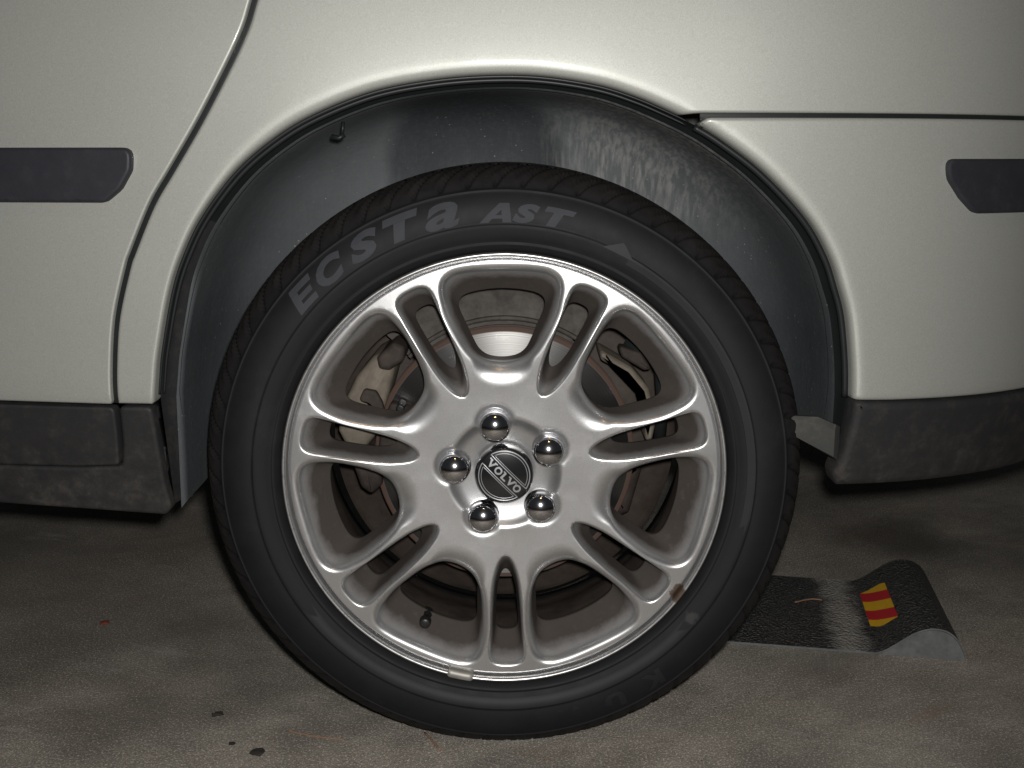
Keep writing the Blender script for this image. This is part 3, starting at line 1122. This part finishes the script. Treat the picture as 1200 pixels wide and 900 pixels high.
def sliced(P, Fs, step):
    """cut a flat glyph into bands so that it can follow the curved wall"""
    import bmesh
    bm = bmesh.new()
    vs = [bm.verts.new((x, y, 0)) for x, y in P]
    for f in Fs:
        try:
            bm.faces.new([vs[i] for i in f])
        except ValueError:
            pass
    lo, hi = P.min(0), P.max(0)
    for ax in (0, 1):
        for c in np.arange(lo[ax] + step, hi[ax] - step * .2, step):
            co, no = [0, 0, 0], [0, 0, 0]
            co[ax], no[ax] = float(c), 1
            bmesh.ops.bisect_plane(bm, geom=bm.verts[:] + bm.edges[:] + bm.faces[:], plane_co=co, plane_no=no)
    bm.verts.index_update()
    Q = np.array([tuple(v.co[:2]) for v in bm.verts])
    G = [tuple(v.index for v in f.verts) for f in bm.faces]
    bm.free()
    return Q, G

def sidewall_word(letters, mat, height=.0011):
    for ch, deg, r, w, h, sh, bold in letters:
        if ch in STROKES:
            P, Fs = glyph_polys(STROKES[ch])
            P[:, 0] += sh * P[:, 1]
        else:
            P, Fs = text_mesh(ch, bold, sh)
        P, Fs = sliced(fit(P, w, h), Fs, .0035)
        V, F = solid(P, Fs, on_wall(deg, r), height, .004)
        recalc(mesh('raised_letter', V, F, mat, wheel, smooth=False))

B1 = .055
STROKES = {'T': [[(.0, .72), (1.0, .72), (1.0, 1.0), (.0, 1.0)], [(.33, 0), (.67, 0), (.67, .72), (.33, .72)]],
           'A': [[(0, 0), (.28, 0), (.5, .66), (.5, 1), (.36, 1)], [(.72, 0), (1, 0), (.64, 1), (.5, 1), (.5, .66)], [(.347, .2), (.653, .2), (.593, .38), (.407, .38)]],
           'E': [[(0, 0), (.32, 0), (.32, 1), (0, 1)], [(.32, 0), (1, 0), (1, .25), (.32, .25)], [(.32, .39), (.92, .39), (.92, .61), (.32, .61)], [(.32, .75), (1, .75), (1, 1), (.32, 1)]]}
sidewall_word([('E', 136.4, .2780, .0355, .0245, .28, .045), ('C', 128.8, .2780, .0360, .0250, .28, B1), ('S', 120.2, .2784, .0380, .0255, .28, B1),
               ('T', 111.2, .2782, .0385, .0255, .28, 0), ('a', 103.0, .2765, .0365, .0255, .30, .026)], LETTER)
sidewall_word([('A', 91.8, .2732, .0330, .0190, .28, .045), ('S', 85.4, .2732, .0270, .0190, .30, B1 + .01), ('T', 78.4, .2732, .0310, .0190, .30, 0)], LETTER)
sidewall_word([('K', 305.5, .2785, .0250, .0200, .12, B1), ('U', 295.5, .2785, .0250, .0200, .12, B1), ('M', 284.5, .2785, .0270, .0200, .12, B1), ('H', 274.0, .2785, .0230, .0200, .12, B1), ('O', 264.5, .2785, .0240, .0200, .12, B1)], LETTER_DIM, .0009)

# arrow head and the long raised band that runs from it
P, Fs = glyph_polys([[(-.0170, -.0010), (.0175, -.0010), (.0040, .0085), (.0005, .0105)]])
Vb, Fb = solid(P, Fs, on_wall(64.0, .2605), .0010, .004)
A = np.linspace(R(62.5), R(-20), 70)
V2, F2 = loft([[(r * math.cos(t), wall_at(r) - hh * min(1, i / 4, (69 - i) / 25) + .0002, r * math.sin(t)) for i, t in enumerate(A)] for r, hh in ((.2520, -.001), (.2530, .0008), (.2590, .0010), (.2612, .0012), (.2618, -.002))], closed=False)
recalc(mesh('sidewall_marker', *join([(Vb, Fb), (V2, F2)]), LETTER_DIM, wheel, smooth=False))
A = np.linspace(R(-35), R(-150), 90)
V2, F2 = loft([[(r * math.cos(t), wall_at(r) - hh * min(1, i / 9, (89 - i) / 9) + .0003, r * math.sin(t)) for i, t in enumerate(A)] for r, hh in ((.2480, -.001), (.2490, .0008), (.2600, .0010), (.2616, .0012), (.2620, -.002))], closed=False)
recalc(mesh('sidewall_band', V2, F2, LETTER_DIM, wheel))

# ---- centre cap
def cap_y(r):
    return np.where(r < .0285, -.0010 + .0030 * (r / .0285) ** 2, .0020 + 0 * r)
cp = [(.0005, -.0010)] + [(r, float(cap_y(np.array(r)))) for r in (.006, .012, .018, .0225, .0262, .0285)] + [(.0296, .0030), (.0306, .0052), (.0311, .0085), (.0312, .020), (.0300, .026)]
V, F = revolve(cp, 96, cap_first=True)
cap = recalc(mesh('centre_cap', V, F, BLACK, wheel), 60)
tilt = R(-45.5)
def on_cap(P, h):
    Q = rot2(P, tilt)
    r = np.linalg.norm(Q, axis=1)
    return np.c_[Q[:, 0], -.0010 + .0030 * (r / .0285) ** 2 - h, Q[:, 1]]
parts = []
for i, (ch, w) in enumerate((('V', .0096), ('O', .0092), ('L', .0072), ('V', .0096), ('O', .0092))):
    P, Fs = text_mesh(ch, .035)
    P = fit(P, w * .93, .0080 if ch != 'O' else .0084)
    P[:, 0] += (-.0186, -.0086, .0008, .0092, .0188)[i]
    parts.append(solid(P, Fs, on_cap, .0007, .0015))
# slab serifs of the letters
for x0, z0, w in ((-.0222, .0037, .0040), (-.0152, .0037, .0036), (.0054, .0037, .0036), (.0128, .0037, .0036), (-.0026, .0037, .0032)):
    P, Fs = glyph_polys([[(x0 - w / 2, z0 - .0006), (x0 + w / 2, z0 - .0006), (x0 + w / 2, z0 + .0006), (x0 - w / 2, z0 + .0006)]])
    parts.append(solid(P, Fs, on_cap, .0007, .0015))
recalc(mesh('cap_lettering', *join(parts), SILVER, wheel, smooth=False))
def seg_loop(rr, ch, sgn, n=60):
    a0 = math.asin(ch / rr)
    t = np.linspace(a0, PI - a0, n)
    P = np.c_[rr * np.cos(t), rr * np.sin(t) * sgn]
    P = np.vstack([P, np.c_[np.linspace(P[-1, 0], P[0, 0], 20)[1:-1], np.full(18, ch * sgn)]])
    return np.vstack([P, P[:2]])
for sgn in (1, -1):
    parts = []
    for rr, ch, w in ((.0268, .0064, .0007), (.0242, .0084, .0004)):
        P = seg_loop(rr, ch, sgn)
        parts.append(tube(on_cap(P, .0002), w, 6, caps=False))
    recalc(mesh('cap_emblem', *join(parts), SILVER, wheel))

# ---- bolts: a chrome dome on a flanged collar
dome = [(.0205 * math.sin(R(t)), .0145 - .0205 * math.cos(R(t))) for t in (1.5, 8, 16, 24, 32, 40, 47)] + [(.0158, .0022), (.0164, .0042), (.0166, .0070), (.0166, .0130), (.0174, .0142), (.0176, .0150), (.0176, .0215), (.0150, .026)]
V, F = revolve(dome, 48, cap_first=True)
bolt = recalc(mesh('lug_bolt', V, F, CHROME, wheel), 50)
for i, a in enumerate(LUG_A):
    b = bolt if i == 0 else bolt.copy()
    if i:
        col.objects.link(b)
        b.parent = wheel
    b.location = (LUG_R * math.cos(a), 0, LUG_R * math.sin(a))

# ---- valve and balance weight
va = R(-116.3)
vx, vz = .1990 * math.cos(va), .1990 * math.sin(va)
V, F = revolve([(.0004, .0290), (.0042, .0292), (.0056, .0300), (.0062, .0315), (.0062, .0350), (.0067, .0357), (.0067, .0390), (.0056, .0400), (.0056, .044), (.0075, .047), (.0080, .060)], 24, vx, vz, cap_first=True)
recalc(mesh('valve_stem', V, F, VALVE, wheel), 50)
wa = np.linspace(R(-105.6), R(-98.6), 12)
R3 = []
for t in wa:
    e = 0.0 if (t not in (wa[0], wa[-1])) else .0012
    R3.append([(r * math.cos(t), y, r * math.sin(t)) for r, y in ((.2245 + e, .0072), (.2246 + e, .0030 + e), (.2262, -.0006 + e), (.2300, -.0026 + e), (.2335 - e, -.0022 + e), (.2352 - e, .0010), (.2352 - e, .0050))])
V, F = loft(R3, closed=False)
F += [tuple(range(7)), tuple(range(len(V) - 7, len(V)))]
recalc(mesh('balance_weight', V, F, LEAD, wheel), 40)

# ------------------------------------------------------------------ brake and axle behind the wheel
V, F = revolve([(.055, .058), (.086, .058), (.092, .064), (.0925, .082), (.0945, .085), (.1440, .085), (.1452, .0862), (.1452, .0915), (.1400, .0930), (.1400, .0970), (.1452, .0985), (.1452, .1040), (.1440, .1055), (.06, .1055)], 160)
o = recalc(mesh('brake_disc', V, F, DISC, car), 40)
o.location = (0, 0, HUB)
prof_s = [(.050, .128), (.148, .128), (.1485, .112), (.1490, .1085), (.1505, .1075), (.1530, .1085), (.1540, .112), (.172, .114), (.1850, .110), (.1890, .112), (.188, .120), (.150, .133), (.05, .134)]
R3 = [[(r * math.cos(t), y, r * math.sin(t)) for r, y in prof_s] for t in np.linspace(R(58), R(135), 60)]
V, F = loft(R3, closed=True)
F += [tuple(range(len(prof_s))), tuple(range(len(V) - len(prof_s), len(V)))]
o = recalc(mesh('dust_shield', V, F, SHIELD, car), 40)
o.location = (0, 0, HUB)
V, F = revolve([(.0005, .044), (.028, .044), (.034, .048), (.058, .050), (.060, .056), (.058, .0585)], 64, cap_first=True)
o = recalc(mesh('hub', V, F, IRON, car), 40)
o.location = (0, 0, HUB)

def blob(name, outline, y0, y1, mat, parent, bev=.006, bulge=0.0, crn=.005):
    """rounded slab: outline in (x, z) round the wheel centre"""
    P = soft(np.array(outline, float), crn, .0025)
    if area2(P) < 0:
        P = P[::-1].copy()
    nr = normals2(P)
    c = P.mean(0)
    rings = []
    for ins, dy in ((1, 0), (.62, .12), (.30, .35), (.08, .7), (0, 1)):
        rings.append([(q[0], y0 + bev * dy, q[1]) for q in P - nr * bev * ins])
    rings.append([(q[0], y1, q[1]) for q in P])
    front = [[(c[0] + (q[0] - c[0]) * s, y0 - bulge * (1 - s * s), c[1] + (q[1] - c[1]) * s) for q in (P - nr * bev)] for s in (.02, .3, .6, .85)]
    V, F = loft(front + rings)
    n = len(P)
    F.append(tuple(range(n)))
    F.append(tuple(range(len(V) - n, len(V))))
    o = recalc(mesh(name, V, F, mat, parent), 50)
    o.location = (0, 0, HUB)
    return o
def pol(*q):
    return [(r * math.cos(R(a)), r * math.sin(R(a))) for r, a in q]
caliper = blob('brake_caliper', pol((.186, 170), (.187, 160), (.186, 150), (.183, 141), (.176, 135), (.165, 136), (.154, 141), (.146, 150), (.143, 160), (.145, 170), (.155, 176), (.172, 177)), .064, .15, CAST, car, .008, .006)
blob('caliper_boss', pol((.180, 140), (.178, 132), (.166, 130), (.156, 134), (.160, 141), (.170, 143)), .058, .14, IRON, caliper, .005).location = (0, 0, 0)
blob('spring_clip', pol((.172, 156.5), (.1725, 151.5), (.160, 150), (.148, 153), (.138, 158.5), (.133, 164), (.139, 166), (.150, 159.5), (.160, 156)), .052, .060, IRON, caliper, .002).location = (0, 0, 0)
blob('pad_pin', pol((.133, 150), (.132, 154), (.124, 154), (.123, 150)), .054, .08, SEAL, caliper, .002).location = (0, 0, 0)
blob('brake_pad', pol((.140, 178), (.142, 165), (.140, 153), (.118, 151), (.106, 160), (.106, 172), (.117, 180)), .072, .0845, IRON, car, .003)
blob('caliper_bracket', pol((.168, 184), (.170, 177), (.150, 176), (.138, 181), (.140, 193), (.155, 196), (.164, 192)), .070, .16, IRON, car, .006)
# rear edge of the knuckle and the lines right of the disc
blob('knuckle', pol((.172, 34), (.178, 24), (.176, 12), (.168, 4), (.160, 4), (.164, 14), (.166, 24), (.162, 34), (.150, 44), (.158, 48)), .100, .16, CAST, car, .006)
recalc(mesh('brake_hose', *tube([(.135, .11, HUB + .125), (.160, .105, HUB + .110), (.174, .10, HUB + .098), (.178, .10, HUB + .06), (.176, .11, HUB + .0)], .0075, 10), SEAL, car))
blob('hose_bracket', pol((.176, 44), (.190, 37), (.190, 30), (.182, 31), (.170, 40)), .095, .12, IRON, car, .003)
blob('lower_arm', pol((.165, 352), (.170, 330), (.150, 318), (.120, 320), (.110, 345), (.125, 356)), .13, .19, IRON, car, .010)
recalc(mesh('axle_beam', *tube([(-.02, .12, HUB - .01), (-.02, .60, HUB - .01)], .05, 20), IRON, car))

# ------------------------------------------------------------------ parking stop on the floor
stop = thing(link('parking_stop', None), 'black gritty metal parking stop with humped end and red and yellow reflector behind the tyre', 'parking stop')
stop.location = (.3115, .2630, 0)
stop.rotation_euler = (0, 0, math.atan2(-.181, .983))
HS = [(.175, .0030), (.182, .0050), (.190, .0092), (.200, .0165), (.210, .0245), (.220, .0322), (.230, .0380), (.240, .0414), (.250, .0424), (.260, .0410), (.269, .0366), (.277, .0290), (.283, .0190), (.287, .0095), (.2885, .0004)]
HW = .253
# plate
xs = list(np.linspace(-.22, .175, 24))
ysn = list(np.linspace(0, HW, 12))
def slab(xz, mat_top, mat_edge, name, th=.003):
    n, m_ = len(xz), len(ysn)
    V = [(x, y, z) for x, z in xz for y in ysn] + [(x, y, z - th) for x, z in xz for y in ysn]
    F, mi = [], []
    k = n * m_
    for i in range(n - 1):
        for j in range(m_ - 1):
            a = i * m_ + j
            F.append((a, a + m_, a + m_ + 1, a + 1)); mi.append(0)
            F.append((k + a, k + a + 1, k + a + m_ + 1, k + a + m_)); mi.append(1)
    for i in range(n - 1):
        for j in (0, m_ - 1):
            a = i * m_ + j
            F.append((a, a + m_, k + a + m_, k + a)); mi.append(1)
    for i in (0, n - 1):
        for j in range(m_ - 1):
            a = i * m_ + j
            F.append((a, a + 1, k + a + 1, k + a)); mi.append(1)
    return recalc(mesh(name, V, F, [mat_top, mat_edge], stop, True, mi), 45)
slab([(x, .0034) for x in xs[:-1]] + [(.1749, .0034)], GRIT, STEEL, 'base_plate')
HP = spline(HS, .004)
slab([tuple(p) for p in HP], GRIT, STEEL, 'hump', .0024)
for yy in (.0025, HW - .0025):
    top = [(x, max(z - .0035, .0003)) for x, z in HP]
    n = len(top)
    V = [(x, yy - .001, z) for x, z in top] + [(x, yy - .001, .0002) for x, z in top]
    V += [(x, yy + .001, z) for x, y_, z in V]
    F = []
    for i in range(n - 1):
        F += [(i, i + 1, n + i + 1, n + i), (2 * n + i, 3 * n + i, 3 * n + i + 1, 2 * n + i + 1), (i, 2 * n + i, 2 * n + i + 1, i + 1)]
    recalc(mesh('end_plate', V, F, STEEL, stop, smooth=False))
# reflector: a film with red and yellow bars laid on the rising face
hx = np.array([p[0] for p in HS]); hz = np.array([p[1] for p in HS])
def on_hump(u, y):
    """u along the slope 0..1"""
    x = .1800 + .0330 * u
    return (x, y, float(np.interp(x, hx, hz)) + .0012)
refl = None
ybs = [.206, .180, .148, .116, .084, .062]
skew = .034
V, F, mi = [], [], []
for k in range(5):
    b = len(V)
    for u in np.linspace(0, 1, 7):
        for e in (ybs[k], ybs[k + 1]):
            yb = min(max(e - skew * (u - .5), .066), .196)
            V.append(on_hump(u, yb))
    for i in range(6):
        F.append((b + 2 * i, b + 2 * i + 1, b + 2 * i + 3, b + 2 * i + 2))
        mi.append(1 if k % 2 == 0 else 0)
n = len(V)
mesh('reflector', V, F, [RED, YELLOW], stop, False, mi)

# ------------------------------------------------------------------ bits lying on the floor
def needle(pts, r, label):
    c = np.array(pts).mean(0)
    V, F = tube([(x - c[0], y - c[1], r + .0004) for x, y in spline(pts, .006)], r, 6)
    o = recalc(mesh('pine_needle', V, F, NEEDLE))
    o.location = (c[0], c[1], 0)
    return thing(o, label, 'pine needle', 'needles fallen on the floor')
needle([(-.0905, .0310), (-.083, .017), (-.0705, -.0060)], .0011, 'dry orange pine needle sticking out from under the foot of the tyre')
needle([(-.2480, .0360), (-.215, .024), (-.1800, .0160)], .0008, 'thin pale orange pine needle left of the tyre')
needle([(.420, .392), (.4465, .4040), (.462, .4000)], .0012, 'short orange pine needle lying on the black parking stop').location.z = .0036

def crumb(x, y, s, mat, label, cat='dirt crumb', name='dirt_crumb', grp='crumbs on the floor'):
    import bmesh
    bm = bmesh.new()
    bmesh.ops.create_icosphere(bm, subdivisions=2, radius=1)
    for v in bm.verts:
        k = 1 + rng.uniform(-.35, .35)
        v.co = Vector((v.co.x * s * k * 1.2, v.co.y * s * k, max(v.co.z, -.4) * s * .38 * k))
    zmin = min(v.co.z for v in bm.verts)
    for v in bm.verts:
        v.co.z -= zmin
    me = bpy.data.meshes.new(name)
    bm.to_mesh(me)
    bm.free()
    me.materials.append(mat)
    o = link(name, me)
    o.location = (x, y, .0002)
    return thing(o, label, cat, grp)
crumb(-.3358, .0739, .0062, CRUMB, 'larger dark crumb of dirt left of the tyre, the farthest of the three')
crumb(-.3028, .0090, .0032, CRUMB, 'tiny dark crumb of dirt between the two larger crumbs')
crumb(-.2690, -.0107, .0066, CRUMB, 'dark crumb of dirt nearest to the camera')
crumb(-.5599, .3308, .0062, CHIP, 'small red leaf scrap on the concrete below the sill', 'leaf scrap', 'leaf_scrap', None)
